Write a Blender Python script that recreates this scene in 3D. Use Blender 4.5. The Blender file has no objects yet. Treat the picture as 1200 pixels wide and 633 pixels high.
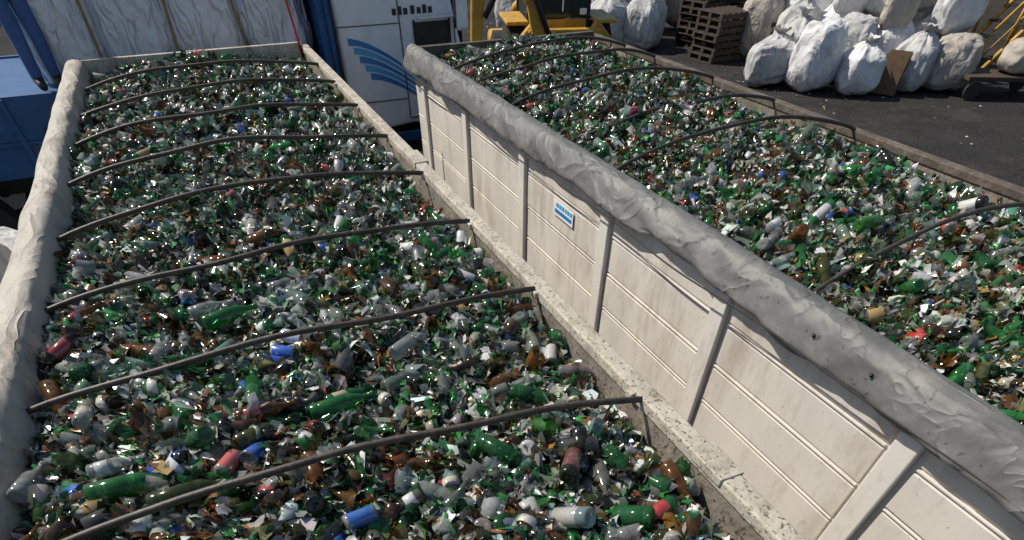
import bpy, math, random
import numpy as np
from mathutils import Vector, noise, Matrix
random.seed(7); rng=np.random.default_rng(7)
S=bpy.context.scene
CAMZ=3.5
# ------------------------------------------------------------------ helpers
def link(o,parent=None):
    S.collection.objects.link(o)
    if parent: o.parent=parent
    return o
def empty(name,loc=(0,0,0)):
    e=bpy.data.objects.new(name,None); e.location=loc; e.empty_display_size=.3
    return link(e)
def meshobj(name,V,F,mat,parent=None,smooth=False,mats=None,mi=None):
    m=bpy.data.meshes.new(name); m.from_pydata([tuple(v) for v in V],[],[tuple(f) for f in F]); 
    for mm in (mats or [mat]): m.materials.append(mm)
    if mi is not None: m.polygons.foreach_set('material_index',mi)
    if smooth: m.polygons.foreach_set('use_smooth',[True]*len(m.polygons))
    m.update(); return link(bpy.data.objects.new(name,m),parent)
def multibox(name,boxes,mat,parent=None,bev=0.0):
    V=[];F=[]
    for a,b in boxes:
        x0,y0,z0=a;x1,y1,z1=b;k=len(V)
        V+=[(x0,y0,z0),(x1,y0,z0),(x1,y1,z0),(x0,y1,z0),(x0,y0,z1),(x1,y0,z1),(x1,y1,z1),(x0,y1,z1)]
        F+=[tuple(k+i for i in f) for f in [(0,3,2,1),(4,5,6,7),(0,1,5,4),(1,2,6,5),(2,3,7,6),(3,0,4,7)]]
    o=meshobj(name,V,F,mat,parent)
    if bev>0:
        md=o.modifiers.new('bev','BEVEL'); md.width=bev; md.segments=2
    return o
def box(name,a,b,mat,parent=None,bev=0.0): return multibox(name,[(a,b)],mat,parent,bev)
def tube(name,pts,r,mat,parent=None,seg=8,rad=None):
    V=[];F=[];n=len(pts);P=[Vector(p) for p in pts]
    for i,p in enumerate(P):
        t=(P[min(i+1,n-1)]-P[max(i-1,0)]).normalized()
        up=Vector((0,0,1)) if abs(t.z)<.9 else Vector((1,0,0))
        s=t.cross(up).normalized(); u=s.cross(t)
        rr=rad[i] if rad else r
        for k in range(seg):
            a=2*math.pi*k/seg; V.append(p+s*math.cos(a)*rr+u*math.sin(a)*rr)
    for i in range(n-1):
        for k in range(seg):
            F.append((i*seg+k,i*seg+(k+1)%seg,(i+1)*seg+(k+1)%seg,(i+1)*seg+k))
    F.append(tuple(range(seg))[::-1]); F.append(tuple((n-1)*seg+k for k in range(seg)))
    return meshobj(name,V,F,mat,parent,smooth=True)
def cyl(name,c,axis,r,h,mat,parent=None,seg=32):
    ax=Vector(axis).normalized()
    c=Vector(c); o=tube(name,[c-ax*h/2,c+ax*h/2],r,mat,parent,seg)
    o.data.polygons.foreach_set('use_smooth',[False]*len(o.data.polygons))
    return o
# ------------------------------------------------------------------ materials
def nmat(name):
    m=bpy.data.materials.new(name); m.use_nodes=True; nt=m.node_tree
    return m,nt,nt.nodes['Principled BSDF']
def mat(name,col,rough=.6,var=.25,scale=4,dirt=None,dirtamt=.5,dscale=3,bump=.1,bscale=40,metal=0,stretch=(1,1,1),spec=.5,fine=None,crease=None):
    m,nt,p=nmat(name); N=nt.nodes; L=nt.links
    tc=N.new('ShaderNodeTexCoord'); mp=N.new('ShaderNodeMapping'); mp.inputs['Scale'].default_value=stretch
    L.new(tc.outputs['Object'],mp.inputs['Vector'])
    n1=N.new('ShaderNodeTexNoise'); n1.inputs['Scale'].default_value=scale; n1.inputs['Detail'].default_value=8; n1.inputs['Roughness'].default_value=.65
    L.new(mp.outputs[0],n1.inputs['Vector'])
    r=N.new('ShaderNodeValToRGB'); r.color_ramp.elements[0].position=.3; r.color_ramp.elements[1].position=.7
    r.color_ramp.elements[0].color=tuple(c*(1-var) for c in col)+(1,); r.color_ramp.elements[1].color=tuple(min(1,c*(1+var)) for c in col)+(1,)
    L.new(n1.outputs[0],r.inputs[0]); out=r.outputs[0]
    if dirt:
        n2=N.new('ShaderNodeTexNoise'); n2.inputs['Scale'].default_value=dscale; n2.inputs['Detail'].default_value=10; n2.inputs['Roughness'].default_value=.75
        L.new(mp.outputs[0],n2.inputs['Vector'])
        r2=N.new('ShaderNodeValToRGB'); r2.color_ramp.elements[0].position=.5; r2.color_ramp.elements[1].position=.68
        r2.color_ramp.elements[0].color=(0,0,0,1); r2.color_ramp.elements[1].color=(dirtamt,)*3+(1,)
        L.new(n2.outputs[0],r2.inputs[0])
        mx=N.new('ShaderNodeMixRGB'); mx.inputs[2].default_value=tuple(dirt)+(1,)
        L.new(r2.outputs[0],mx.inputs[0]); L.new(out,mx.inputs[1]); out=mx.outputs[0]
    if fine:
        n3=N.new('ShaderNodeTexNoise'); n3.inputs['Scale'].default_value=fine[1]; n3.inputs['Detail'].default_value=6
        L.new(tc.outputs['Object'],n3.inputs['Vector'])
        r3=N.new('ShaderNodeValToRGB'); r3.color_ramp.elements[0].position=fine[2]; r3.color_ramp.elements[1].position=fine[2]+.06
        r3.color_ramp.elements[0].color=(0,0,0,1); r3.color_ramp.elements[1].color=(.85,.85,.85,1)
        L.new(n3.outputs[0],r3.inputs[0])
        mx=N.new('ShaderNodeMixRGB'); mx.inputs[2].default_value=tuple(fine[0])+(1,)
        L.new(r3.outputs[0],mx.inputs[0]); L.new(out,mx.inputs[1]); out=mx.outputs[0]
    L.new(out,p.inputs['Base Color'])
    p.inputs['Roughness'].default_value=rough; p.inputs['Metallic'].default_value=metal; p.inputs['Specular IOR Level'].default_value=spec
    last=None
    if bump>0:
        nb=N.new('ShaderNodeTexNoise'); nb.inputs['Scale'].default_value=bscale; nb.inputs['Detail'].default_value=6
        L.new(tc.outputs['Object'],nb.inputs['Vector'])
        b=N.new('ShaderNodeBump'); b.inputs['Strength'].default_value=bump*3; b.inputs['Distance'].default_value=.01
        L.new(nb.outputs[0],b.inputs['Height']); L.new(b.outputs[0],p.inputs['Normal']); last=b
    if crease:
        mc=N.new('ShaderNodeMapping'); mc.inputs['Scale'].default_value=crease[2]; L.new(tc.outputs['Object'],mc.inputs['Vector'])
        nc=N.new('ShaderNodeTexNoise'); nc.inputs['Scale'].default_value=crease[0]; nc.inputs['Detail'].default_value=2.5; nc.inputs['Distortion'].default_value=.5
        L.new(mc.outputs[0],nc.inputs['Vector'])
        s=N.new('ShaderNodeMath'); s.operation='SUBTRACT'; s.inputs[1].default_value=.5; L.new(nc.outputs[0],s.inputs[0])
        a=N.new('ShaderNodeMath'); a.operation='ABSOLUTE'; L.new(s.outputs[0],a.inputs[0])
        q=N.new('ShaderNodeMath'); q.operation='POWER'; q.inputs[1].default_value=.7; L.new(a.outputs[0],q.inputs[0])
        b2=N.new('ShaderNodeBump'); b2.invert=True; b2.inputs['Strength'].default_value=1; b2.inputs['Distance'].default_value=crease[1]
        L.new(q.outputs[0],b2.inputs['Height']); 
        if last: L.new(last.outputs[0],b2.inputs['Normal'])
        L.new(b2.outputs[0],p.inputs['Normal'])
    return m
M_wall=mat('dirty_white_paint',(.68,.64,.58),.5,.10,2.5,dirt=(.36,.30,.23),dirtamt=.65,dscale=3.2,bump=.03,stretch=(1,1,.3),fine=((.16,.09,.05),55,.68))
M_post=mat('post_paint',(.73,.70,.645),.5,.08,3,dirt=(.36,.31,.25),dirtamt=.6,dscale=6,bump=.03,stretch=(1,1,.3),fine=((.15,.08,.04),60,.67))
M_rail=mat('worn_rail_paint',(.48,.44,.36),.7,.18,6,dirt=(.16,.12,.085),dirtamt=.8,dscale=9,bump=.15,fine=((.09,.06,.04),70,.58))
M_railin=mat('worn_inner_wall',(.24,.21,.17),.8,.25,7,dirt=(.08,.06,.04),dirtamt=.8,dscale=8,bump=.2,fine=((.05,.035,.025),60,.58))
M_raildark=mat('rusty_rail',(.10,.078,.06),.75,.3,6,dirt=(.25,.22,.18),dirtamt=.5,dscale=6,bump=.2)
M_tarpA=mat('cream_tarp',(.38,.35,.295),.6,.15,3,dirt=(.18,.15,.115),dirtamt=.8,dscale=2.2,bump=.05,bscale=18,fine=((.16,.13,.10),40,.64),crease=(2.6,.035,(2.5,.8,1)))
M_tarpB=mat('grey_tarp',(.115,.117,.113),.55,.22,4,dirt=(.24,.23,.21),dirtamt=.6,dscale=2.0,bump=.06,bscale=18,fine=((.05,.045,.04),26,.62),crease=(2.6,.035,(2.5,.9,1)))
M_hoop=mat('dark_rusty_steel',(.05,.038,.03),.55,.4,20,dirt=(.15,.10,.07),dirtamt=.6,dscale=15,bump=.1)
M_dark=mat('dark_chassis',(.02,.02,.02),.7,.3,8)
M_rub=mat('tyre_rubber',(.025,.025,.025),.85,.2,10)
M_blue=mat('blue_truck_paint',(.010,.08,.22),.5,.25,3,dirt=(.06,.065,.07),dirtamt=.6,dscale=5,bump=.02,spec=.35)
M_white=mat('white_cab_paint',(.82,.83,.84),.3,.04,3,dirt=(.5,.48,.44),dirtamt=.4,dscale=4,bump=0)
M_stripe=mat('blue_decal',(.01,.20,.50),.35,.08,3,bump=0)
M_stripe2=mat('light_blue_decal',(.05,.38,.68),.35,.08,3,bump=0)
M_glassd=mat('dark_window',(.02,.035,.035),.08,.3,6,bump=0)
M_red=mat('red_paint',(.45,.03,.03),.5,.2,5,bump=0)
M_yellow=mat('yellow_machine_paint',(.52,.29,.03),.5,.2,4,dirt=(.14,.09,.04),dirtamt=.7,dscale=5,bump=.05)
CR=(2.2,.10,(1,1,.8))
M_bag=mat('woven_white_bag',(.66,.66,.66),.75,.10,3,dirt=(.34,.31,.27),dirtamt=.6,dscale=2.5,bump=.1,bscale=25,crease=CR)
M_bulk=mat('bulk_bag_fabric',(.78,.79,.80),.75,.06,3,dirt=(.48,.46,.43),dirtamt=.45,dscale=3,bump=.08,bscale=25,crease=(2.8,.16,(1.7,1.7,.6)))
M_bag2=mat('woven_beige_bag',(.40,.36,.31),.8,.12,4,dirt=(.18,.15,.12),dirtamt=.7,dscale=3,bump=.1,bscale=25,crease=CR)
M_bag3=mat('grimy_white_bag',(.48,.48,.47),.75,.15,4,dirt=(.18,.16,.13),dirtamt=.8,dscale=3,bump=.1,bscale=25,crease=CR)
M_strap=mat('tan_strap',(.25,.19,.10),.8,.2,20)
M_wood=mat('old_wood',(.06,.042,.03),.85,.35,5,dirt=(.03,.022,.018),dirtamt=.6,dscale=6,bump=.2,stretch=(.4,3,3))
M_card=mat('cardboard',(.17,.11,.06),.9,.2,5,dirt=(.08,.055,.035),dirtamt=.6,dscale=4)
M_conc=mat('old_concrete',(.16,.15,.135),.9,.2,1.2,dirt=(.07,.065,.058),dirtamt=.7,dscale=.8,bump=.2)
M_asph=mat('asphalt_ground',(.030,.029,.029),.95,.35,.5,dirt=(.075,.067,.057),dirtamt=.8,dscale=.45,bump=.5,bscale=50,spec=.15,fine=((.10,.09,.08),22,.60))
M_den=mat('blue_denim',(.05,.11,.27),.85,.2,10)
M_shirt=mat('blue_work_shirt',(.05,.16,.38),.85,.15,8)
M_skin=mat('skin',(.42,.24,.16),.55,.06,8,bump=.02)
M_boot=mat('boot_leather',(.03,.022,.018),.6,.2,10)
M_hair=mat('dark_hair',(.02,.015,.012),.7,.3,30)
M_bed=mat('dark_glass_grit',(.02,.021,.018),.7,.5,25,bump=.3)
def glass_mat(name,transp,rough,spec):
    m=bpy.data.materials.new(name); m.use_nodes=True; nt=m.node_tree; N=nt.nodes; L=nt.links
    p=N['Principled BSDF']; out=N['Material Output']
    at=N.new('ShaderNodeAttribute'); at.attribute_name='Col'
    tc=N.new('ShaderNodeTexCoord'); nz=N.new('ShaderNodeTexNoise'); nz.inputs['Scale'].default_value=60; nz.inputs['Detail'].default_value=4
    L.new(tc.outputs['Object'],nz.inputs['Vector'])
    rp=N.new('ShaderNodeValToRGB'); rp.color_ramp.elements[0].position=.52; rp.color_ramp.elements[1].position=.75
    rp.color_ramp.elements[0].color=(0,0,0,1); rp.color_ramp.elements[1].color=(.5,.5,.5,1)
    L.new(nz.outputs[0],rp.inputs[0])
    mx=N.new('ShaderNodeMixRGB'); mx.inputs[2].default_value=(.21,.19,.155,1)
    L.new(rp.outputs[0],mx.inputs[0]); L.new(at.outputs['Color'],mx.inputs[1])
    L.new(mx.outputs[0],p.inputs['Base Color'])
    p.inputs['Roughness'].default_value=rough; p.inputs['IOR'].default_value=1.55; p.inputs['Specular IOR Level'].default_value=spec
    if transp>0:
        g=N.new('ShaderNodeGamma'); g.inputs[1].default_value=.45; L.new(at.outputs['Color'],g.inputs[0])
        tr=N.new('ShaderNodeBsdfTransparent'); L.new(g.outputs[0],tr.inputs[0])
        m2=N.new('ShaderNodeMixShader')
        inv=N.new('ShaderNodeMath'); inv.operation='MULTIPLY_ADD'; inv.inputs[1].default_value=-transp; inv.inputs[2].default_value=transp
        L.new(at.outputs['Alpha'],inv.inputs[0]); L.new(inv.outputs[0],m2.inputs[0])
        L.new(p.outputs[0],m2.inputs[1]); L.new(tr.outputs[0],m2.inputs[2]); L.new(m2.outputs[0],out.inputs['Surface'])
    return m
M_glass=glass_mat('bottle_glass',.58,.12,.9)
M_shard=glass_mat('dusty_broken_glass',0,.19,.6)

# ------------------------------------------------------------------ glass heap variants
def gridfaces(nu,nv,closed):
    F=[]
    for j in range(nv-1):
        for i in range(nu if closed else nu-1):
            i2=(i+1)%nu
            F.append((j*nu+i,j*nu+i2,(j+1)*nu+i2,(j+1)*nu+i))
    return np.array(F)
def lathe(prof,seg,label=None,jag=0):
    V=[];Lb=[]
    for j,(r,z) in enumerate(prof):
        for i in range(seg):
            a=2*math.pi*i/seg
            zz=z
            if jag and j==len(prof)-1: zz=z+random.uniform(-jag,jag)
            if jag and j==len(prof)-2: zz=z+random.uniform(-jag,jag)*.3
            V.append((r*math.cos(a),r*math.sin(a),zz))
            Lb.append(1 if label and label[0]<j<label[1] else 0)
    V=np.array(V); V[:,2]-=V[:,2].mean()
    return V,gridfaces(seg,len(prof),True),np.array(Lb)
def bottle(R,H,sh,nk,seg=14,label=True):
    zs=H*sh; rn=.0125
    p=[(.001,.012),(R*.75,.001),(R,.008),(R,H*.15),(R,H*.15+.0005),(R+.0007,H*.155),(R+.0007,zs-.025),(R,zs-.0245),(R,zs),(R*.92,zs+.012),(R*.65,zs+.03),(rn+.004,zs+.05),(rn,H*nk),(rn,H-.012),(rn+.003,H-.011),(rn+.003,H-.001),(rn-.002,H)]
    return lathe(p,seg,(4,7) if label else None)
full=[bottle(.033,.235,.52,.8),bottle(.031,.22,.55,.8),bottle(.035,.28,.62,.82),bottle(.037,.29,.6,.8),bottle(.040,.19,.6,.85,label=False),bottle(.029,.20,.5,.8)]
def shard(small=False):
    R=random.choice([.032,.036,.045,.03,.08]); sp=random.uniform(.5,2.2); Ln=random.uniform(.03,.09)
    if R>.07: sp*=.45
    if small: sp*=.55; Ln*=.5
    nu,nv=4,3; V=[]
    tp=random.uniform(.0,.9); sk=random.uniform(-.8,.8)
    for j in range(nv):
        v=j/(nv-1)
        w=sp*(1-(1-tp)*v)
        for i in range(nu):
            u=i/(nu-1)-.5
            jt=.14 if not small else .07
            a=w*u+sk*v*sp*.5+random.uniform(-jt,jt); z=(v-.5)*Ln+random.uniform(-.2,.2)*Ln*(1 if j!=1 else .3)
            V.append((R*math.sin(a),z,R*math.cos(a)-R+random.uniform(-.001,.001)))
    V=np.array(V); V-=V.mean(0)
    return V,gridfaces(nu,nv,False),np.zeros(len(V))
shards=[shard() for _ in range(40)]; smalls=[shard(True) for _ in range(30)]
def base_piece():
    R=random.uniform(.03,.042);h=random.uniform(.02,.10)
    return lathe([(.001,.014),(R*.7,.003),(R,.008),(R,h*.6+.008),(R,h+.01)],11,None,jag=.028)
bases=[base_piece() for _ in range(12)]
def neck_piece():
    R=random.uniform(.03,.038)
    return lathe([(.0145,.0),(.0155,.002),(.0155,.012),(.0125,.014),(.013,.06),(.018,.085),(R*.75,.105),(R,.12)],10,None,jag=.025)
necks=[neck_piece() for _ in range(8)]
def body_piece():
    R=random.uniform(.03,.038); l=random.uniform(.06,.12)
    return lathe([(R,0),(R,.02),(R+.0007,.0205),(R+.0007,l-.02),(R,l-.0195),(R,l)],11,(1,4),jag=.03)
bodies=[body_piece() for _ in range(8)]
can=lathe([(.001,.003),(.026,.0),(.031,.01),(.031,.0105),(.0312,.011),(.0312,.104),(.031,.1045),(.026,.114),(.025,.111),(.001,.110)],14,(3,6))
def paper():
    V=[];a,b=random.uniform(.03,.07),random.uniform(.03,.06)
    for j in range(3):
        for i in range(4): V.append(((i/3-.5)*a+random.uniform(-.008,.008),(j/2-.5)*b+random.uniform(-.008,.008),random.uniform(-.008,.008)))
    return np.array(V),gridfaces(4,3,False),np.ones(12)
papers=[paper() for _ in range(6)]
PAL=np.array([(.035,.22,.055),(.022,.12,.035),(.075,.085,.022),(.20,.085,.02),(.08,.042,.018),(.42,.45,.41),(.28,.38,.33),(.72,.73,.68),(.022,.026,.022),(.19,.21,.185),(.06,.18,.04)])
PW=np.array([.10,.115,.11,.11,.10,.18,.05,.10,.09,.14,.035]); PW/=PW.sum()
LAB=np.array([(.66,.66,.63),(.60,.55,.43),(.45,.05,.04),(.03,.11,.45),(.64,.64,.65),(.42,.29,.10),(.05,.20,.1),(.66,.65,.61),(.57,.56,.51)])
def rotmats(n,mode):
    yaw=rng.uniform(0,2*np.pi,n)
    if mode=='lie': t=np.pi/2+rng.normal(0,.3,n)
    elif mode=='any': t=np.arccos(rng.uniform(-1,1,n))
    else: t=np.abs(rng.normal(0,.8,n))
    spin=rng.uniform(0,2*np.pi,n)
    def Rz(a): c,s=np.cos(a),np.sin(a);z=np.zeros_like(a);o=z+1; return np.stack([np.stack([c,-s,z],1),np.stack([s,c,z],1),np.stack([z,z,o],1)],1)
    def Rx(a): c,s=np.cos(a),np.sin(a);z=np.zeros_like(a);o=z+1; return np.stack([np.stack([o,z,z],1),np.stack([z,c,-s],1),np.stack([z,s,c],1)],1)
    return Rz(yaw)@Rx(t)@Rz(spin)
def hfun(side):
    def h(x,y,x0,x1,zr):
        u=(x-x0)/(x1-x0); m=np.sin(np.pi*np.clip(u,0,1))**.7
        lump=.035*np.sin(x*3.1+y*1.7+side)+.03*np.sin(y*2.9-x*2.2+1.3)+.02*np.sin(x*7.3+y*5.1)+.018*np.sin(y*9-x*6.)+.014*np.sin(x*17+y*13)+.012*np.sin(y*21-x*15)
        return zr-.13+m*(.07 if side==0 else .13)+lump*(.35+.65*m)
    return h
def heap(name,x0,x1,y0,y1,zr,side,dens,heroes):
    h=hfun(side); area=(x1-x0)*(y1-y0)
    AV=[];AF=[];AC=[];AM=[];off=0
    def add(variants,n,mode,depth,lift,sc=(.85,1.15),labp=0.,pal=None,m=.05,mi=0):
        nonlocal off
        per=max(1,int(n/len(variants)))
        for V,F,Lb in variants:
            x=rng.uniform(x0+m,x1-m,per); y=rng.uniform(y0+m,y1-m,per)
            z=h(x,y,x0,x1,zr)-rng.uniform(0,1,per)**1.3*depth+lift
            R=rotmats(per,mode); s=rng.uniform(sc[0],sc[1],per)
            W=np.einsum('nij,mj->nmi',R,V)*s[:,None,None]+np.stack([x,y,z],1)[:,None,:]
            W[:,:,0]=np.clip(W[:,:,0],x0+.004,x1-.004); W[:,:,1]=np.clip(W[:,:,1],y0-.02,y1+.03)
            ci=rng.choice(len(PAL),per,p=PW) if pal is None else rng.choice(pal,per)
            C=PAL[ci]*rng.uniform(.45,1.45,(per,1))*rng.uniform(.88,1.12,(per,3))
            C=np.repeat(C[:,None,:],len(V),1); A=np.zeros((per,len(V)))
            lab=(rng.uniform(0,1,per)<labp)
            lc=LAB[rng.integers(0,len(LAB),per)]*rng.uniform(.5,1.05,(per,1))
            msk=lab[:,None]&(Lb[None,:]>0)
            C=np.where(msk[:,:,None],lc[:,None,:],C); A=np.where(msk,1.,A)
            AV.append(W.reshape(-1,3)); AC.append(np.concatenate([C,A[:,:,None]],2).reshape(-1,4))
            AF.append((F[None]+(np.arange(per)*len(V))[:,None,None]+off).reshape(-1,4)); AM.append(np.full(per*len(F),mi,np.int32)); off+=per*len(V)
    k=area*dens
    add(shards,1450*k,'up',.09,.015,(.5,1.25),mi=1)
    add(shards,450*k,'any',.05,.02,(.4,.95),mi=1)
    add(smalls,1300*k,'any',.05,.024,(.5,1.2),mi=1)
    add(shards[:20],330*k,'any',.04,.03,(.5,1.15),mi=0,pal=[0,0,1,5,5,5,6,7,3,3])
    add(bases,62*k,'any',.055,.016,(.8,1.08),mi=0)
    add(necks,58*k,'lie',.05,.018)
    add(bodies,32*k,'lie',.05,.016,labp=.35)
    add(full,20*k,'lie',.055,.016,(.9,1.06),labp=.34,pal=[0,0,1,1,2,3,3,4,5,5,5,6,6,8])
    add([can],1.8*k,'lie',.03,.018,labp=.95,pal=[5])
    add(papers,80*k,'up',.03,.026,(.35,.95),labp=1.,mi=1)
    for (vi,x,y,yaw,tilt,col,lab) in heroes:   # individual recognisable bottles lying on top
        V,F,Lb=(can if vi=='can' else full[vi])
        R=Matrix.Rotation(yaw,3,'Z')@Matrix.Rotation(math.pi/2+tilt,3,'Y'); R=np.array(R)
        W=V@R.T+np.array([x,y,float(h(np.array(x),np.array(y),x0,x1,zr))+.038])
        C=np.tile(np.array(col),(len(V),1)); A=np.zeros(len(V))
        if lab is not None: C[Lb>0]=lab; A[Lb>0]=1
        AV.append(W); AC.append(np.concatenate([C,A[:,None]],1)); AF.append(F+off); AM.append(np.zeros(len(F),np.int32)); off+=len(V)
    V=np.concatenate(AV);F=np.concatenate(AF);C=np.concatenate(AC);MI=np.concatenate(AM)
    nx,ny=30,110; gx,gy=np.meshgrid(np.linspace(x0+.003,x1-.003,nx),np.linspace(y0+.003,y1-.003,ny))
    gz=h(gx,gy,x0,x1,zr)-.075
    G=np.stack([gx,gy,gz],2).reshape(-1,3); GF=gridfaces(nx,ny,False)+len(V)
    V=np.concatenate([V,G]); C=np.concatenate([C,np.tile([.03,.03,.025,1.],(len(G),1))]); F=np.concatenate([F,GF]); MI=np.concatenate([MI,np.full(len(GF),2,np.int32)])
    me=bpy.data.meshes.new(name); me.vertices.add(len(V)); me.loops.add(len(F)*4); me.polygons.add(len(F))
    me.vertices.foreach_set('co',V.astype(np.float32).ravel())
    me.loops.foreach_set('vertex_index',F.astype(np.int32).ravel())
    me.polygons.foreach_set('loop_start',(np.arange(len(F))*4).astype(np.int32)); me.polygons.foreach_set('loop_total',np.full(len(F),4,np.int32))
    me.polygons.foreach_set('use_smooth',np.ones(len(F),bool))
    for mm in (M_glass,M_shard,M_bed): me.materials.append(mm)
    me.polygons.foreach_set('material_index',MI)
    ca=me.color_attributes.new('Col','FLOAT_COLOR','POINT'); ca.data.foreach_set('color',C.astype(np.float32).ravel())
    me.update(calc_edges=True)
    return link(bpy.data.objects.new(name,me))

# ------------------------------------------------------------------ tarps
def tarp(name,prof,y0,y1,mat_,parent,seed,amp=.02,sag=.03,ny=380,thick=.005,rip=.3):
    V=[];n=len(prof)
    for j in range(ny):
        y=y0+(y1-y0)*j/(ny-1)
        for i,(x,z,w) in enumerate(prof):
            a=noise.noise(Vector((y*1.1,i*.13,seed)))
            b=noise.noise(Vector((y*3.0+i*.25,i*.3,seed+9)))
            c=1-2*abs(noise.noise(Vector((y*4+i*.45,i*.3,seed+20))))
            d=noise.noise(Vector((y*.7,3.3,seed+31)))
            V.append((x+w*(amp*a*1.5+amp*b+amp*rip*(c-.5)),y,z+w*(sag*d*1.6+sag*.8*b*(i/n)+amp*rip*.8*c)))
    F=[]
    for j in range(ny-1):
        for i in range(n-1):
            F.append((j*n+i,j*n+i+1,(j+1)*n+i+1,(j+1)*n+i))
    o=meshobj(name,V,F,mat_,parent,smooth=True)
    md=o.modifiers.new('sol','SOLIDIFY'); md.thickness=thick; md.offset=0
    md=o.modifiers.new('sub','SUBSURF'); md.levels=1; md.render_levels=1
    return o

# ------------------------------------------------------------------ trailer
def wheel(name,c,r,w,parent,axis=(1,0,0)):
    e=empty(name); e.parent=parent
    cyl('tyre',c,axis,r,w,M_rub,e,36)
    cyl('rim',Vector(c),axis,r*.55,w+.02,M_white,e,24); cyl('hub',Vector(c),axis,r*.2,w+.07,M_dark,e,16)
def trailer(x0,x1,y0,y1,zt,posts,railmat_r,front_mat):
    e=empty('truck_trailer'); zb=zt-1.42; t=.07
    for side,xo,xi,sg in ((0,x0,x0+t,-1),(1,x1-t,x1,1)):
        a,b=(xo,xi)
        box('side_wall',(a+.012,y0,zb),(b-.012,y1,zt-.055),M_wall,e)
        xs=(x0+.012) if side==0 else (x1-.012)
        ps=sorted(posts); bb=[];pp=[]
        edges=[y0]+ps+[y1]
        for k in range(len(edges)-1):
            ya=edges[k]+(.07 if k>0 else 0)+.02; yb=edges[k+1]-.07-.02+(.07 if k==len(edges)-2 else 0)
            if yb-ya<.1: continue
            z=zt-.075
            for q in range(5):
                z2=z-.235; dx=random.uniform(-.003,.003)
                bb.append(((xs-.011+dx,ya,z2),(xs+.003,yb,z)) if side==0 else ((xs-.003,ya,z2),(xs+.011+dx,yb,z)))
                zz=z2-.010
                bb.append(((xs-.014,ya,zz-.016),(xs+.003,yb,zz)) if side==0 else ((xs-.003,ya,zz-.016),(xs+.014,yb,zz)))
                z=zz-.026
        ztop=zt-(.15 if side==0 else .058)
        for y in ps:
            w=.062
            pp.append(((xs-.045,y-w,zb-.02),(xs+.002,y+w,ztop)) if side==0 else ((xs-.002,y-w,zb-.02),(xs+.045,y+w,ztop)))
        multibox('pressed_boards',bb,M_wall,e,bev=.006)
        multibox('side_posts',pp,M_post,e,bev=.008)
        rm=M_rail if side==0 else railmat_r
        box('top_rail',(a-.008,y0,zt-.055),(b+.008,y1,zt),rm,e,bev=.008)
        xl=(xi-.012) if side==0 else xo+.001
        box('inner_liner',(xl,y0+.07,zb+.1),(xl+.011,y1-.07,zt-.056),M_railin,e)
    box('front_wall',(x0+t+.002,y1-.07,zb),(x1-t-.002,y1-.005,zt+.03),front_mat,e,bev=.006)
    box('rear_gate',(x0+t+.002,y0+.005,zb),(x1-t-.002,y0+.07,zt-.02),M_wall,e,bev=.006)
    box('floor',(x0+.02,y0+.01,zb-.06),(x1-.02,y1-.01,zb-.003),M_dark,e)
    multibox('chassis_beams',[((x0+.7,y0+.3,zb-.35),(x0+.82,y1-.5,zb-.063)),((x1-.82,y0+.3,zb-.35),(x1-.7,y1-.5,zb-.063))],M_dark,e)
    for yy in (y0+1.3,y0+2.6,y1-1.6):
        for xx in (x0+.25,x1-.25): wheel('wheel',(xx,yy,.44),.44,.28,e)
        cyl('axle',((x0+x1)/2,yy,.44),(1,0,0),.06,x1-x0-.6,M_dark,e,12)
    return e
zL=CAMZ-1.32; zR=CAMZ-1.36
LT=trailer(-1.31,1.31,-.9,9.1,zL,[-.45,1.0,2.45,3.9,5.35,6.8,8.25],M_rail,M_rail)
RT=trailer(2.45,5.04,-.9,8.5,zR,[-.45,.93,2.32,3.70,5.2,6.68,8.1],M_raildark,M_raildark)
box('rail_splice_plate',(1.225,4.50,zL-.03),(1.335,4.78,zL+.007),M_rail,LT,bev=.004)
box('rail_splice_plate',(1.225,.9,zL-.03),(1.330,1.08,zL+.006),M_rail,LT,bev=.004)
G=(.035,.22,.055);G2=(.022,.13,.038);CL=(.42,.45,.43);DK=(.03,.03,.015);AM=(.14,.06,.016);GO=(.06,.085,.022)
heap('glass_bottle_heap',-1.24,1.235,-.82,9.02,zL,0,1.0,[
 (3,-.51,1.65,.1,.05,GO,None),(2,-.23,2.17,1.5,.1,G,None),(0,-.2,1.94,.05,0,AM,(.42,.06,.05)),(2,.85,1.3,.9,.1,DK,(.13,.05,.04)),
 (2,.29,1.32,-.8,.05,CL,None),(2,.63,1.42,-1.0,.1,G2,None),('can',-.38,1.73,1.0,.1,(.6,.6,.6),(.5,.12,.10)),(2,.1,1.96,.1,0,G,None),(0,.14,2.05,.25,.1,G,(.35,.32,.2)),
 (5,-.76,1.9,.05,.0,CL,(.5,.5,.5)),(0,-1.08,2.0,1.4,.2,CL,None),('can',0,1.29,.2,.1,(.5,.5,.5),(.03,.12,.4)),
 ('can',-.07,2.46,-.6,.05,(.5,.5,.5),(.02,.10,.45)),('can',-.01,2.55,-.7,.1,(.5,.5,.5),(.45,.5,.6)),('can',-.14,2.42,-.5,.1,(.5,.5,.5),(.02,.07,.38)),
 (0,-.6,2.75,1.3,.1,CL,None),(1,-.5,2.8,1.6,.1,CL,None),(2,-.45,2.5,.4,0,G2,None),(1,-.9,2.35,1.5,.1,CL,(.5,.45,.35)),(0,-.35,3.1,.2,0,CL,None),(2,-.25,2.9,.3,0,G,None),(3,-.7,1.76,.0,.05,G,None),(0,.9,1.75,-.5,.1,G2,None),(2,.5,2.3,.7,.1,CL,None)])
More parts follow.
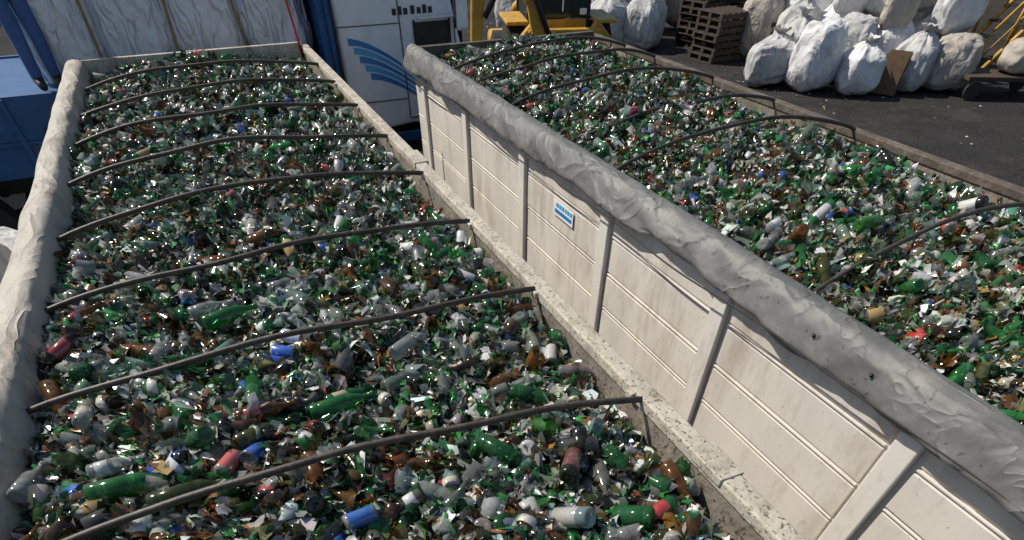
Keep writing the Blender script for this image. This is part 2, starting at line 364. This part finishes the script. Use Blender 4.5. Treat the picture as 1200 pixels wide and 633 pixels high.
heap('glass_bottle_heap',2.53,4.965,-.82,8.42,zR,1,.85,[
 (3,3.48,2.33,.1,.05,(.06,.26,.04),None),(0,4.1,2.9,.4,0,G,None),('can',2.95,2.6,.4,0,(.6,.6,.6),(.6,.6,.6)),('can',4.0,2.2,1,.1,(.5,.5,.5),(.5,.1,.05)),(1,3.0,3.5,.2,0,CL,None),(2,3.8,1.8,.9,.1,G2,None),('can',3.35,4.9,.3,.1,(.5,.5,.5),(.5,.05,.08))])
def hoop(parent,xa,xb,y,zt,bow,ya=0,seed=0,drop=.03,kink=0,sink=.06):
    P=[]
    for i in range(33):
        u=i/32; x=xa+(xb-xa)*u
        P.append((x,y+ya*(u-.5)+.03*math.sin(u*5+seed)+.03*noise.noise(Vector((u*4,seed,0))),zt-drop+bow*(math.sin(math.pi*u)**.8)+.04*noise.noise(Vector((u*3,seed,7)))*math.sin(math.pi*u)+kink*math.sin(2*math.pi*u)-sink*(1-u)**5))
    tube('hoop',P,.0135,M_hoop,parent,8)
for k in range(8):
    y=1.50+.942*k
    hoop(LT,-1.20,1.235,y,zL,.07+.03*random.random(),random.uniform(-.08,.08),k*1.7,drop=.012)
    box('hoop_socket',(1.213,y-.022,zL-.045),(1.2385,y+.022,zL-.012),M_rail,LT,bev=.005)
for y,bow,ya,sk in ((2.0,.13,.1,.10),(4.0,.14,-.12,.10),(4.85,.10,.1,.10),(5.95,.12,-.1,.08),(6.9,.12,.16,.05),(7.6,.11,.05,.05)):
    hoop(RT,2.58,4.98,y,zR,bow,ya,y*3,drop=.0,kink=-.02,sink=sk)
zt=zL
tarp('rolled_tarp',[(-1.13,zt-.16,.15),(-1.135,zt-.06,.3),(-1.145,zt+.015,.35),(-1.175,zt+.036,.4),(-1.23,zt+.034,.4),(-1.28,zt+.024,.5),(-1.325,zt+.0,.8),(-1.36,zt-.06,1.1),(-1.385,zt-.14,1.3),(-1.405,zt-.23,1.6),(-1.42,zt-.33,2),(-1.43,zt-.42,2.2)],-.88,9.12,M_tarpA,LT,3.1,amp=.022,sag=.014,rip=.7)
zt=zR
tarp('rolled_tarp',[(2.572,zt-.10,.15),(2.566,zt-.03,.2),(2.552,zt+.022,.3),(2.52,zt+.040,.4),(2.485,zt+.036,.45),(2.452,zt+.022,.5),(2.425,zt-.01,.7),(2.405,zt-.045,.9),(2.388,zt-.085,1.1),(2.372,zt-.125,1.4),(2.362,zt-.155,1.7),(2.372,zt-.17,1.7),(2.388,zt-.16,1.4)],-.88,8.62,M_tarpB,RT,8.4,amp=.016,sag=.026,rip=.7)
for y in (1.25,1.62,3.9,5.7):
    cyl('tarp_eyelet',(2.398,y,zR-.06),(-.8,0,.6),.009,.03,M_dark,RT,12)
tube('tarp_cord',[(2.348+.012*math.sin(y*2.1),y,zR-.155+.02*math.sin(y*1.3)+.01*math.sin(y*4)) for y in np.linspace(-.85,8.5,140)],.005,M_dark,RT,6)
sg=empty('sign'); sg.parent=RT
box('plate',(2.434,4.20,zR-.47),(2.4375,4.55,zR-.36),M_white,sg)
for i,(a,b) in enumerate(((4.22,4.25),(4.265,4.30),(4.315,4.34),(4.36,4.40),(4.415,4.445),(4.46,4.50))):
    box('letter',(2.431,a,zR-.40),(2.4337,b,zR-.372),M_stripe2,sg)
box('stripe',(2.431,4.22,zR-.445),(2.4337,4.52,zR-.42),M_stripe,sg)
tube('red_strap',[(1.22,9.03,zL-.1),(1.2,9.0,zL+.1),(1.16,9.05,zL+.6),(1.13,9.1,zL+1.2)],.014,M_red,LT)

# ------------------------------------------------------------------ bags
def superbag(name,c,w,d,h,seed,matl,e1=.45,e2=.5,rotz=0,neck=False,lie=None,parent=None,fold=.03,nu=64,nv=40):
    V=[];F=[]
    sp=lambda t,e: math.copysign(abs(t)**e,t)
    for j in range(nv):
        ph=-math.pi/2+math.pi*j/(nv-1)
        for i in range(nu):
            th=2*math.pi*i/nu
            x=sp(math.cos(ph),e1)*sp(math.cos(th),e2); y=sp(math.cos(ph),e1)*sp(math.sin(th),e2); z=sp(math.sin(ph),e1)
            p=Vector((x,y,z))
            n=noise.noise(p*1.3+Vector((seed,0,0))); n2=1-abs(noise.noise(Vector((x*3,y*3,z*1.1+seed))))*2; n3=1-2*abs(noise.noise(p*5+Vector((0,seed,0))))
            n4=noise.noise(p*2.6+Vector((0,0,seed*1.7)))
            k=1+.13*n+fold*n2+fold*.6*n3+.06*n4
            bulge=1+.10*math.cos(z*1.4)-.06*z
            if neck and z>.45:
                q=(z-.45)/.55; bulge*=1-.6*q**1.3; k+=.10*q*math.sin(th*9+seed)*.5
            V.append(Vector((x*w/2*k*bulge,y*d/2*k*bulge,z*h/2*(1+.06*n)+h/2+(.06*n2*h*.3 if z>.8 else 0)+.03*h*n4)))
    for j in range(nv-1):
        for i in range(nu):
            F.append((j*nu+i,j*nu+(i+1)%nu,(j+1)*nu+(i+1)%nu,(j+1)*nu+i))
    if neck:
        b=len(V); m=18
        for j,(r,z) in enumerate(((.14,h*.93),(.06,h*1.0),(.08,h*1.05),(.15,h*1.11),(.19,h*1.13))):
            for i in range(m):
                a=2*math.pi*i/m; rr=r*(1+.4*math.sin(i*2.6+seed))
                V.append(Vector((rr*math.cos(a),rr*math.sin(a),z+.04*math.sin(i*3.1+seed))))
        for j in range(4):
            for i in range(m): F.append((b+j*m+i,b+j*m+(i+1)%m,b+(j+1)*m+(i+1)%m,b+(j+1)*m+i))
    R=Matrix.Rotation(rotz,3,'Z')
    if lie: R=R@Matrix.Rotation(lie,3,'Y')
    V=[R@v for v in V]
    mz=min(v.z for v in V)
    V=[v+Vector((0,0,-mz)) for v in V]
    o=meshobj(name,V,F,matl,parent,smooth=True); o.location=c
    return o
# ------------------------------------------------------------------ cargo truck (across the front) with bulk bags
CT=empty('cargo_truck'); BZ=1.85
box('bed_floor',(-6.2,9.75,BZ-.16),(1.62,12.15,BZ-.003),M_blue,CT,bev=.01)
box('bed_side_panel',(-6.2,9.69,1.10),(1.62,9.745,BZ+.02),M_blue,CT,bev=.012)
box('bed_side_panel',(-6.2,12.155,1.10),(1.62,12.21,BZ+.02),M_blue,CT,bev=.012)
multibox('panel_ribs',[((x,9.655,1.08),(x+.07,9.688,BZ+.0)) for x in np.arange(-6.1,1.6,.95)]+[((-6.2,9.665,1.42),(1.6,9.682,1.46))],M_blue,CT,bev=.006)
box('latch',(-1.98,9.63,1.42),(-1.86,9.654,1.56),M_dark,CT,bev=.004)
box('headboard',(1.625,9.72,1.05),(1.70,12.2,3.5),M_blue,CT,bev=.01)
multibox('headboard_posts',[((1.705,9.72,1.0),(1.78,9.8,3.5)),((1.60,9.68,1.0),(1.66,9.715,3.5))],M_blue,CT,bev=.008)
multibox('chassis',[((-6,10.5,.75),(3.3,10.62,1.05)),((-6,11.3,.75),(3.3,11.42,1.05))],M_dark,CT)
box('fuel_tank',(-.4,9.9,.55),(.9,10.4,1.0),M_dark,CT,bev=.08)
for x in (-4.6,-3.4,2.75):
    for y in (9.98,11.9): wheel('wheel',(x,y,.5),.5,.28,CT,axis=(0,1,0))
prof=[(1.83,.95),(2.12,.95),(2.2,1.02),(2.38,1.10),(2.75,1.13),(3.1,1.10),(3.27,.98),(3.30,.62),(3.62,.62),(3.66,1.0),(3.64,1.75),(3.52,2.2),(3.30,3.05),(3.0,3.25),(1.95,3.3),(1.83,3.15)]
n=len(prof); V=[(x,9.82,z) for x,z in prof]+[(x,12.1,z) for x,z in prof]
F=[tuple(range(n)),tuple(range(n,2*n))[::-1]]+[(i,i+n,(i+1)%n+n,(i+1)%n) for i in range(n)]
cab=meshobj('cab_body',V,F,M_white,CT); md=cab.modifiers.new('b','BEVEL'); md.width=.05; md.segments=3
box('side_window',(2.92,9.795,2.0),(3.40,9.812,2.20),M_glassd,CT,bev=.005)
multibox('window_frame',[((2.89,9.79,1.975),(3.43,9.815,1.995)),((2.89,9.79,1.997),(2.915,9.815,2.22)),((3.405,9.79,1.997),(3.43,9.815,2.22))],M_dark,CT)
box('windscreen',(3.66,9.98,1.8),(3.67,11.95,2.7),M_glassd,CT,bev=.01)
multibox('door_seams',[((2.70,9.808,1.2),(2.712,9.8195,2.9)),((2.72,9.808,1.195),(3.4,9.8195,1.207)),((3.49,9.808,1.15),(3.50,9.8195,2.3)),((1.85,9.808,1.42),(2.69,9.8195,1.428)),((1.85,9.808,2.20),(2.69,9.8195,2.208))],M_dark,CT)
box('door_handle',(2.76,9.785,1.80),(2.88,9.8195,1.835),M_dark,CT,bev=.005)
box('side_marker',(1.95,9.79,1.30),(2.05,9.8195,1.34),M_red,CT,bev=.005)
def strip(name,pts,w0,w1,matl):
    V=[];n=len(pts)
    for i,(x,z) in enumerate(pts):
        u=i/(n-1); w=w0+(w1-w0)*u
        V+=[(x,9.8135,z-w/2),(x,9.8135,z+w/2)]
    F=[(2*i,2*i+2,2*i+3,2*i+1) for i in range(n-1)]
    meshobj(name,V,F,matl,CT)
for k in range(5):
    pts=[]
    for i in range(20):
        u=i/19
        pts.append((1.96+.06*k+ (.84-.02*k)*u,2.06-.09*k-(.36-.01*k)*u**1.6))
    strip('blue_swoosh',pts,.07,.025,M_stripe if k%2==0 else M_stripe2)
for i,x in enumerate((2.62,2.70,2.78,2.88,2.97,3.05,3.13)):
    box('lettering',(x,9.809,2.28),(x+.055,9.8185,2.34+.02*(i%2)),M_glassd,CT)
box('mirror_housing',(3.42,9.50,2.12),(3.60,9.60,2.5),M_white,CT,bev=.04)
box('mirror_glass',(3.412,9.51,2.15),(3.416,9.59,2.47),M_glassd,CT)
tube('mirror_arm',[(3.5,9.83,2.55),(3.52,9.7,2.56),(3.52,9.56,2.5)],.018,M_dark,CT)
box('sun_visor',(2.95,9.70,2.235),(3.55,9.80,2.255),M_white,CT,bev=.008)
box('wheel_fender',(2.2,9.74,.93),(3.25,9.80,1.06),M_blue,CT,bev=.02)
box('step',(3.3,9.72,.5),(3.6,9.80,.62),M_dark,CT,bev=.01)
tube('air_hose',[(1.75,9.75,2.6),(1.80,9.72,2.2),(1.78,9.7,1.8),(1.85,9.74,1.4)],.02,M_dark,CT)
for i,(x,w) in enumerate(((-1.45,.79),(-.60,.78),(.24,.80),(1.12,.80))):
    superbag('bulk_bag',(x,10.5+.05*(i%2),BZ),w,.84,1.55,3.3*i+1,M_bulk,e1=.28,e2=.62,fold=.05,nu=128,nv=80)
for i,x in enumerate((-1.4,-.5,.4,1.15)):
    superbag('bulk_bag',(x,11.55,BZ),.9,.9,1.45,5.3*i+2,M_bulk,e1=.22,e2=.34,fold=.03)
for x,dx in ((-.18,.04),(.68,-.03),(-1.05,.02)):
    V=[];zs=np.linspace(BZ+.0,BZ+1.5,16)
    for z in zs:
        xx=x+dx*(z-BZ)*2; V+=[(xx-.02,9.99,z),(xx+.02,9.99,z)]
    meshobj('ratchet_strap',V,[(2*i,2*i+1,2*i+3,2*i+2) for i in range(15)],M_strap,CT)
superbag('bulk_bag',(-2.42,5.6,0),1.0,1.0,1.62,31,M_bag3,e1=.3,e2=.4,fold=.04)
superbag('bulk_bag',(-2.5,6.9,0),1.0,1.0,1.3,37,M_bag3,e1=.3,e2=.4,fold=.04)

# ------------------------------------------------------------------ person on the truck bed
def person(loc,rotz):
    pr=empty('person'); pr.location=loc; pr.rotation_euler=(0,0,rotz)
    J={'pel':(0,0,.95,.145),'sp':(0,.0,1.12,.135),'ch':(0,-.01,1.32,.155),'nk':(0,0,1.47,.062),'hd':(0,-.02,1.56,.06),
       'hl':(.09,0,.88,.115),'kl':(.10,-.05,.50,.088),'al':(.10,.03,.10,.066),'tl':(.12,-.13,.045,.048),
       'hr':(-.09,0,.88,.115),'kr':(-.095,-.02,.50,.088),'ar':(-.10,.05,.10,.066),'tr':(-.12,-.11,.045,.048),
       'shl':(.185,0,1.40,.07),'ell':(.27,-.08,1.14,.054),'wl':(.23,-.28,1.02,.033),
       'shr':(-.185,0,1.40,.07),'elr':(-.26,.02,1.12,.054),'wr':(-.24,-.12,.90,.033)}
    E=[('pel','sp'),('sp','ch'),('ch','nk'),('nk','hd'),('pel','hl'),('hl','kl'),('kl','al'),('al','tl'),('pel','hr'),('hr','kr'),('kr','ar'),('ar','tr'),('ch','shl'),('shl','ell'),('ell','wl'),('ch','shr'),('shr','elr'),('elr','wr')]
    def skin(name,J,E,root,sub=2):
        ks=list(J); m=bpy.data.meshes.new(name); m.from_pydata([J[k][:3] for k in ks],[(ks.index(a),ks.index(b)) for a,b in E],[])
        o=link(bpy.data.objects.new(name,m),pr)
        o.modifiers.new('skin','SKIN'); 
        for i,k in enumerate(ks): m.skin_vertices[0].data[i].radius=(J[k][3],J[k][3]*(.8 if k in('pel','sp','ch') else 1)); m.skin_vertices[0].data[i].use_root=(k==root)
        s=o.modifiers.new('sub','SUBSURF'); s.levels=s.render_levels=sub
        bpy.context.view_layer.update()
        dg=bpy.context.evaluated_depsgraph_get(); nm=bpy.data.meshes.new_from_object(o.evaluated_get(dg)); 
        o.modifiers.clear(); o.data=nm; nm.polygons.foreach_set('use_smooth',[True]*len(nm.polygons)); return o
    b=skin('body',J,E,'pel'); 
    b.data.materials.clear()
    for mm in (M_den,M_shirt,M_skin,M_boot): b.data.materials.append(mm)
    for p in b.data.polygons:
        z=p.center.z; ax=abs(p.center.x)
        p.material_index=3 if z<.13 else 0 if z<.98 and ax<.2 else 2 if z>1.46 else 1
    for sx,w in ((1,J['wl']),(-1,J['wr'])):
        base=Vector(w[:3]); d=Vector((0,-.35,-.9)) if sx<0 else Vector((0,-.9,-.1)); d.normalize(); side=Vector((1,0,0)); 
        skin('palm',{'w':(*base,.028),'m':(*(base+d*.045),.034),'p':(*(base+d*.085),.03)},[('w','m'),('m','p')],'m').data.materials.append(M_skin)
        cu=Vector((0,.2,-.6)) if sx>0 else Vector((0,-.5,0))
        for f,(o_,l) in enumerate(((-.03,.068),(-.01,.078),(.01,.074),(.03,.058))):
            r0=base+d*.075+side*o_; r1=r0+d*l*.5; r2=r1+(d+cu*.7).normalized()*l*.3; r3=r2+(d+cu*1.4).normalized()*l*.25
            skin('finger',{'a':(*r0,.0095),'b':(*r1,.009),'c':(*r2,.0085),'d':(*r3,.0075)},[('a','b'),('b','c'),('c','d')],'a',1).data.materials.append(M_skin)
        r0=base+d*.03-side*sx*.025; r1=r0+d*.03-side*sx*.025; r2=r1+d*.03-side*sx*.006
        skin('thumb',{'a':(*r0,.012),'b':(*r1,.0105),'c':(*r2,.009)},[('a','b'),('b','c')],'a',1).data.materials.append(M_skin)
    V=[];nu,nv=32,24
    for j in range(nv):
        ph=-math.pi/2+math.pi*j/(nv-1)
        for i in range(nu):
            th=2*math.pi*i/nu; x=math.cos(ph)*math.cos(th); y=math.cos(ph)*math.sin(th); z=math.sin(ph)
            jaw=1-.28*max(0,-z)**1.2; X=x*.076*jaw;Y=y*.098*(1-.12*max(0,-z));Z=z*.12
            if y<0:
                Y-=.026*math.exp(-((x/.13)**2+((z+.12)/.17)**2)) ; Y+=.010*math.exp(-(((abs(x)-.38)/.16)**2+((z-.06)/.12)**2)); Y-=.007*math.exp(-((x/.3)**2+((z+.47)/.08)**2))
            V.append((X,Y-.02,Z+1.65))
    F=[(j*nu+i,j*nu+(i+1)%nu,(j+1)*nu+(i+1)%nu,(j+1)*nu+i) for j in range(nv-1) for i in range(nu)]
    meshobj('head',V,F,M_skin,pr,True)
    V2=[(x*1.07,(y+.02)*1.06-.013,(z-1.65)*1.06+1.655) for x,y,z in V]
    F2=[f for f in F if V[f[0]][2]>1.68 or (V[f[0]][1]>.02 and V[f[0]][2]>1.6)]
    meshobj('hair',V2,F2,M_hair,pr,True)
    for sx in (-1,1):
        cyl('ear',(sx*.078,-.01,1.645),(1,0,0),.024,.012,M_skin,pr,14)
        cyl('eye',(sx*.029,-.105,1.657),(0,1,0),.009,.006,M_boot,pr,12)
    tube('mouth',[(-.022,-.108,1.595),(0,-.114,1.593),(.022,-.108,1.595)],.004,M_red,pr)
person((-1.70,9.93,BZ+.0),math.radians(25))

# ------------------------------------------------------------------ backhoe loader (built around its own origin)
BL=empty('backhoe_loader',(7.7,15.0,0)); BL.rotation_euler=(0,0,math.radians(74))
def B(n,a,b,m,bev=.03): box(n,a,b,m,BL,bev)
B('chassis',(-1.6,-.45,.6),(2.2,.45,1.15),M_yellow)
B('engine_hood',(.85,-.45,1.16),(2.3,.45,1.65),M_yellow,.08)
B('cab_floor',(-.75,-.7,1.1),(.8,.7,1.3),M_yellow)
for a in ((-.75,-.7),(.7,-.7),(-.75,.62),(.7,.62)): B('cab_post',(a[0],a[1],1.3),(a[0]+.08,a[1]+.08,2.95),M_dark,.01)
B('cab_roof',(-.85,-.8,2.95),(.9,.8,3.08),M_yellow)
B('cab_glass',(-.66,-.66,1.32),(.7,-.65,2.94),M_glassd,0); B('cab_glass',(-.66,.66,1.32),(.7,.67,2.94),M_glassd,0); B('cab_glass',(-.74,-.61,1.5),(-.73,.61,2.94),M_glassd,0)
B('cab_rear_sill',(-.79,-.61,1.32),(-.755,.61,1.49),M_yellow,.01)
B('lamp',(-.84,.45,1.55),(-.78,.6,1.65),M_white,.02); B('lamp',(-.84,-.6,1.55),(-.78,-.45,1.65),M_white,.02)
B('wiper',(-.76,-.1,1.6),(-.745,-.07,2.3),M_white,.0)
B('seat',(-.25,-.25,1.3),(.25,.25,1.9),M_dark,.06)
for x,r in ((-.55,.72),(1.75,.5)):
    for y in (-.95,.95): wheel('wheel',(x,y,r),r,.4,BL,axis=(0,1,0))
for y0_,y1_ in ((-1.2,-.72),(.72,1.2)): B('mudguard',(-1.2,y0_,1.46),(.1,y1_,1.52),M_yellow,.02)
def barm(nm,pts,w,t=.11):
    for q,(p0,p1) in enumerate(zip(pts[:-1],pts[1:])):
        a=Vector(p0);b=Vector(p1);d=(b-a).normalized();s=Vector((1,0,0)); nn=d.cross(s).normalized()*w/2
        V=[a+nn,a-nn,b-nn*.8,b+nn*.8]; V=[v-s*t for v in V]+[v+s*t for v in V]
        o=meshobj(nm,V,[(0,1,2,3),(7,6,5,4),(0,4,5,1),(1,5,6,2),(2,6,7,3),(3,7,4,0)],M_yellow,BL)
        md=o.modifiers.new('b','BEVEL'); md.width=.02
barm('boom',[(-1.7,.45,.9),(-1.7,.75,1.9),(-1.7,1.25,2.8)],.30)
barm('dipper_arm',[(-1.95,1.3,2.85),(-1.95,1.85,2.1),(-1.95,1.95,1.1)],.26,.09)
barm('stabiliser_leg',[(-1.5,.6,1.5),(-1.5,1.35,.9),(-1.5,1.6,.15)],.22,.08); barm('stabiliser_leg',[(-1.5,-.6,1.5),(-1.5,-1.2,1.0),(-1.5,-1.25,.3)],.22,.08)
tube('hydraulic_cylinder',[(-1.85,.35,1.3),(-1.85,.95,2.35)],.05,M_dark,BL)
tube('hydraulic_cylinder',[(-2.08,1.15,2.5),(-2.08,1.75,1.7)],.05,M_dark,BL)
B('bucket',(-2.3,1.5,.45),(-1.5,2.3,1.1),M_dark,.1)
B('stabiliser_frame',(-1.65,-.8,.7),(-1.45,.8,1.45),M_yellow,.03)
for s in (-.5,.5): tube('loader_arm',[(.9,s,1.6),(2.4,s,1.3),(3.1,s,.5)],.1,M_yellow,BL,6)
B('front_bucket',(2.9,-1.1,.1),(3.6,1.1,.8),M_yellow,.1)

# ------------------------------------------------------------------ sack piles
def pile(lst):
    for i,(x,y,z,w,h,lie,m,rz) in enumerate(lst):
        superbag('woven_sack',(x,y,z),w,w*.85,h,i*2.17+3,m,e1=.48,e2=.62,rotz=rz,neck=(lie is None and i%3!=1),lie=lie,fold=.075)
W1,W2,W3=M_bag,M_bag2,M_bag3
pile([(12.95,14.1,0,.68,1.2,1.5,W3,-.45),(14.2,13.1,0,1.0,1.2,None,W1,.2),(15.0,12.35,0,.95,.9,None,W1,1),
 (16.5,12.1,0,.95,1.05,None,W3,.4),(17.4,11.75,0,1.1,1.0,None,W2,.7),(13.9,14.2,0,1.0,.9,None,W3,.1),
 (14.7,14.4,0,1.05,1.15,None,W3,.3),(15.6,13.4,0,1.05,1.2,None,W3,.6),(16.6,13.1,0,1.05,1.2,None,W1,.9),(17.6,12.8,0,1.1,1.2,None,W3,.2),(18.6,13.3,0,1.1,1.2,None,W2,.2),
 (15.4,15.2,0,1.1,1.35,None,W3,.6),(16.3,14.6,0,1.1,1.4,None,W1,.1),(17.3,14.2,0,1.1,1.5,None,W1,.8),(18.4,14.2,0,1.1,1.5,None,W3,.8),
 (15.8,14.1,1.1,.9,1.0,1.3,W1,.6),(16.7,13.7,1.15,.9,.95,None,W3,.2),(17.7,13.4,1.15,.9,1.05,1.2,W3,.9),(17.1,12.5,.9,.8,1.0,1.4,W1,-.4),(16.1,12.8,.95,.75,.9,1.4,W2,.7),
 (16.4,15.9,0,1.2,1.8,None,W1,.1),(17.7,15.6,0,1.2,2.0,None,W3,.1),(19.0,15.4,0,1.2,2.1,None,W1,.1),(20.3,14.9,0,1.2,1.9,None,W3,.1),(19.7,14.0,0,1.1,1.5,None,W1,.1),(19.2,14.6,1.4,1.0,1.2,None,W1,.5),
 (12.1,19.6,0,1.1,1.15,None,W3,.1),(13.0,19.1,0,1.1,1.2,None,W3,.6),(12.4,20.6,0,1.2,1.6,None,W3,.1),(13.6,20.3,0,1.2,1.6,None,W3,.9),(11.0,20.6,0,1.2,1.3,None,W2,.1),(11.9,21.8,0,1.2,2.0,None,W1,.4),(10.2,22.3,0,1.2,1.9,None,W3,.4),
 (16.6,19.4,0,1.1,1.1,1.4,W3,.4),(17.6,18.6,0,1.1,1.3,None,W2,.4),(14.6,22.0,0,1.3,2.0,None,W3,.4),(16.2,21.3,0,1.3,1.9,None,W2,.4),(17.8,20.4,0,1.3,1.9,None,W3,.3),(19.6,18.9,0,1.3,1.8,None,W3,.3),
 (18.0,14.4,1.45,1.0,1.2,None,W1,.4),(18.5,13.6,1.1,.95,1.1,1.3,W3,.2),(17.2,17.2,0,1.2,2.1,None,W1,.5),(18.6,16.9,0,1.2,2.3,None,W3,.5),(20.4,16.3,0,1.2,2.3,None,W1,.5),(17.0,14.9,1.4,1.0,1.0,1.3,W3,.5),(15.4,16.6,0,1.1,1.5,None,W2,.5)])
def pallets(loc,rz,n):
    e=empty('pallet_stack',loc); e.rotation_euler=(0,0,rz); bb=[]
    for k in range(n):
        z=k*.145; o=random.uniform(-.06,.06)
        for i in range(3): bb.append(((-.6+o,-.5+i*.45,z),(.6+o,-.4+i*.45,z+.1)))
        for i in range(6): bb.append(((-.6+i*.215+o,-.5,z+.102),(-.49+i*.215+o,.5,z+.122)))
        for i in range(3): bb.append(((-.6+i*.53+o,-.5,z-.02),(-.49+i*.53+o,.5,z-.001)))
    multibox('boards',bb,M_wood,e)
pallets((14.3,17.0,.02),.1,7); pallets((15.0,18.8,.02),.2,12); pallets((16.2,18.0,.02),.2,9)
cr=empty('wooden_crate',(15.5,16.4,0)); cr.rotation_euler=(0,0,.5)
multibox('slats',[((-.5,-.5,z),(.5,-.475,z+.09)) for z in (.02,.2,.38,.56,.74)]+[((-.5,.475,z),(.5,.5,z+.09)) for z in (.02,.2,.38,.56,.74)]+[((-.5,-.47,z),(-.475,.47,z+.09)) for z in (.02,.2,.38,.56,.74)]+[((.475,-.47,z),(.5,.47,z+.09)) for z in (.02,.2,.38,.56,.74)]+[((x,y,0),(x+.06,y+.06,.86)) for x in (-.47,.41) for y in (-.47,.41)],M_wood,cr)
cb=empty('cardboard_bundle',(15.75,12.0,0)); cb.rotation_euler=(0,.12,.5)
multibox('sheets',[((-.22+i*.05,-.26,0),(-.18+i*.05,.26,.72+.08*math.sin(i*3))) for i in range(8)],M_card,cb)
ST=empty('metal_staircase',(-.75,.75,0))
def pole(a,b,r=.035): tube('rail',[a,b],r,M_yellow,ST,8)
for y in (11.0,12.0):
    pole((19.2,y,0),(22.2,y,2.4),.06); pole((19.2,y,1.0),(22.2,y,3.4)); pole((19.2,y,.5),(22.2,y,2.9),.02)
    for i in range(5): pole((19.2+i*.75,y,i*.6),(19.2+i*.75,y,1.0+i*.6))
for i in range(9): box('tread',(19.3+i*.33,11.02,.24+i*.26),(19.58+i*.33,11.98,.27+i*.26),M_dark,ST)
box('platform',(22.2,10.8,2.36),(25.3,12.4,2.42),M_dark,ST)
for x in (22.25,25.2):
    for y in (10.85,12.35): pole((x,y,0),(x,y,3.4),.05)
pole((22.25,10.85,3.4),(25.2,10.85,3.4)); pole((22.25,10.85,2.9),(25.2,10.85,2.9))
pl=empty('scrap_cart',(18.1,10.75,0)); pl.rotation_euler=(0,0,-.5)
box('deck',(-1.0,-.5,.35),(1.0,.5,.43),M_wood,pl,.01)
for x in (-.8,.8):
    for y in (-.5,.5): cyl('wheel',(x,y,.18),(0,1,0),.18,.08,M_rub,pl,18)
tube('handle',[(1.0,-.45,.45),(1.1,-.45,1.1),(1.1,.45,1.1),(1.0,.45,.45)],.03,M_yellow,pl)
superbag('load_sack',(.3,0,.43),.9,.75,.6,77,M_bag2,e1=.6,e2=.7,parent=pl)
V=[];F=[];mi=[]
for i in range(900):
    a=random.random()
    x=random.uniform(8,26) if a<.5 else random.gauss(14.5,2.0); y=random.uniform(6,26) if a<.5 else random.gauss(14,1.3)
    s=random.uniform(.01,.04); r=random.uniform(0,6.28); k=len(V)
    for q in range(4):
        aa=r+q*1.57+random.uniform(-.4,.4); V.append((x+s*math.cos(aa),y+s*math.sin(aa),random.uniform(.008,.03)))
    F.append((k,k+1,k+2,k+3)); mi.append(random.choice([0,1,2,3,3,3]))
meshobj('scattered_litter',V,F,None,mats=[M_bag3,M_card,M_bag2,M_wood],mi=mi)
box('concrete_wall',(-30,34,0),(45,34.3,3.2),M_conc)
box('concrete_wall',(36,-20,0),(36.3,33.9,3.2),M_conc)
meshobj('ground',[(-400,-400,0),(400,-400,0),(400,400,0),(-400,400,0)],[(0,1,2,3)],M_asph)
# ------------------------------------------------------------------ light
w=bpy.data.worlds.new("World"); S.world=w; w.use_nodes=True; nt=w.node_tree
sky=nt.nodes.new('ShaderNodeTexSky'); sky.sky_type='NISHITA'; sky.sun_disc=False
el,az=math.radians(46),math.radians(-42)
sky.sun_elevation=el; sky.sun_rotation=az
bg=nt.nodes['Background']; nt.links.new(sky.outputs[0],bg.inputs[0]); bg.inputs[1].default_value=.095
sl=bpy.data.lights.new('sun','SUN'); sl.energy=5.0; sl.angle=math.radians(.5); sl.color=(1,.93,.82)
so=link(bpy.data.objects.new('sun',sl)); d=Vector((math.sin(az)*math.cos(el),math.cos(az)*math.cos(el),math.sin(el)))
so.rotation_euler=d.to_track_quat('Z','Y').to_euler(); so.location=(0,0,20)
# ------------------------------------------------------------------ camera
c=bpy.data.cameras.new('camera'); c.sensor_width=36; c.lens=18.06; c.shift_y=.283; c.clip_end=1000; c.clip_start=.05
co=link(bpy.data.objects.new('camera',c)); co.location=(0,0,CAMZ); co.rotation_euler=(math.radians(90-53.6),0,math.radians(-24.1))
S.camera=co
S.view_settings.view_transform='Standard'; S.view_settings.look='None'; S.view_settings.exposure=0
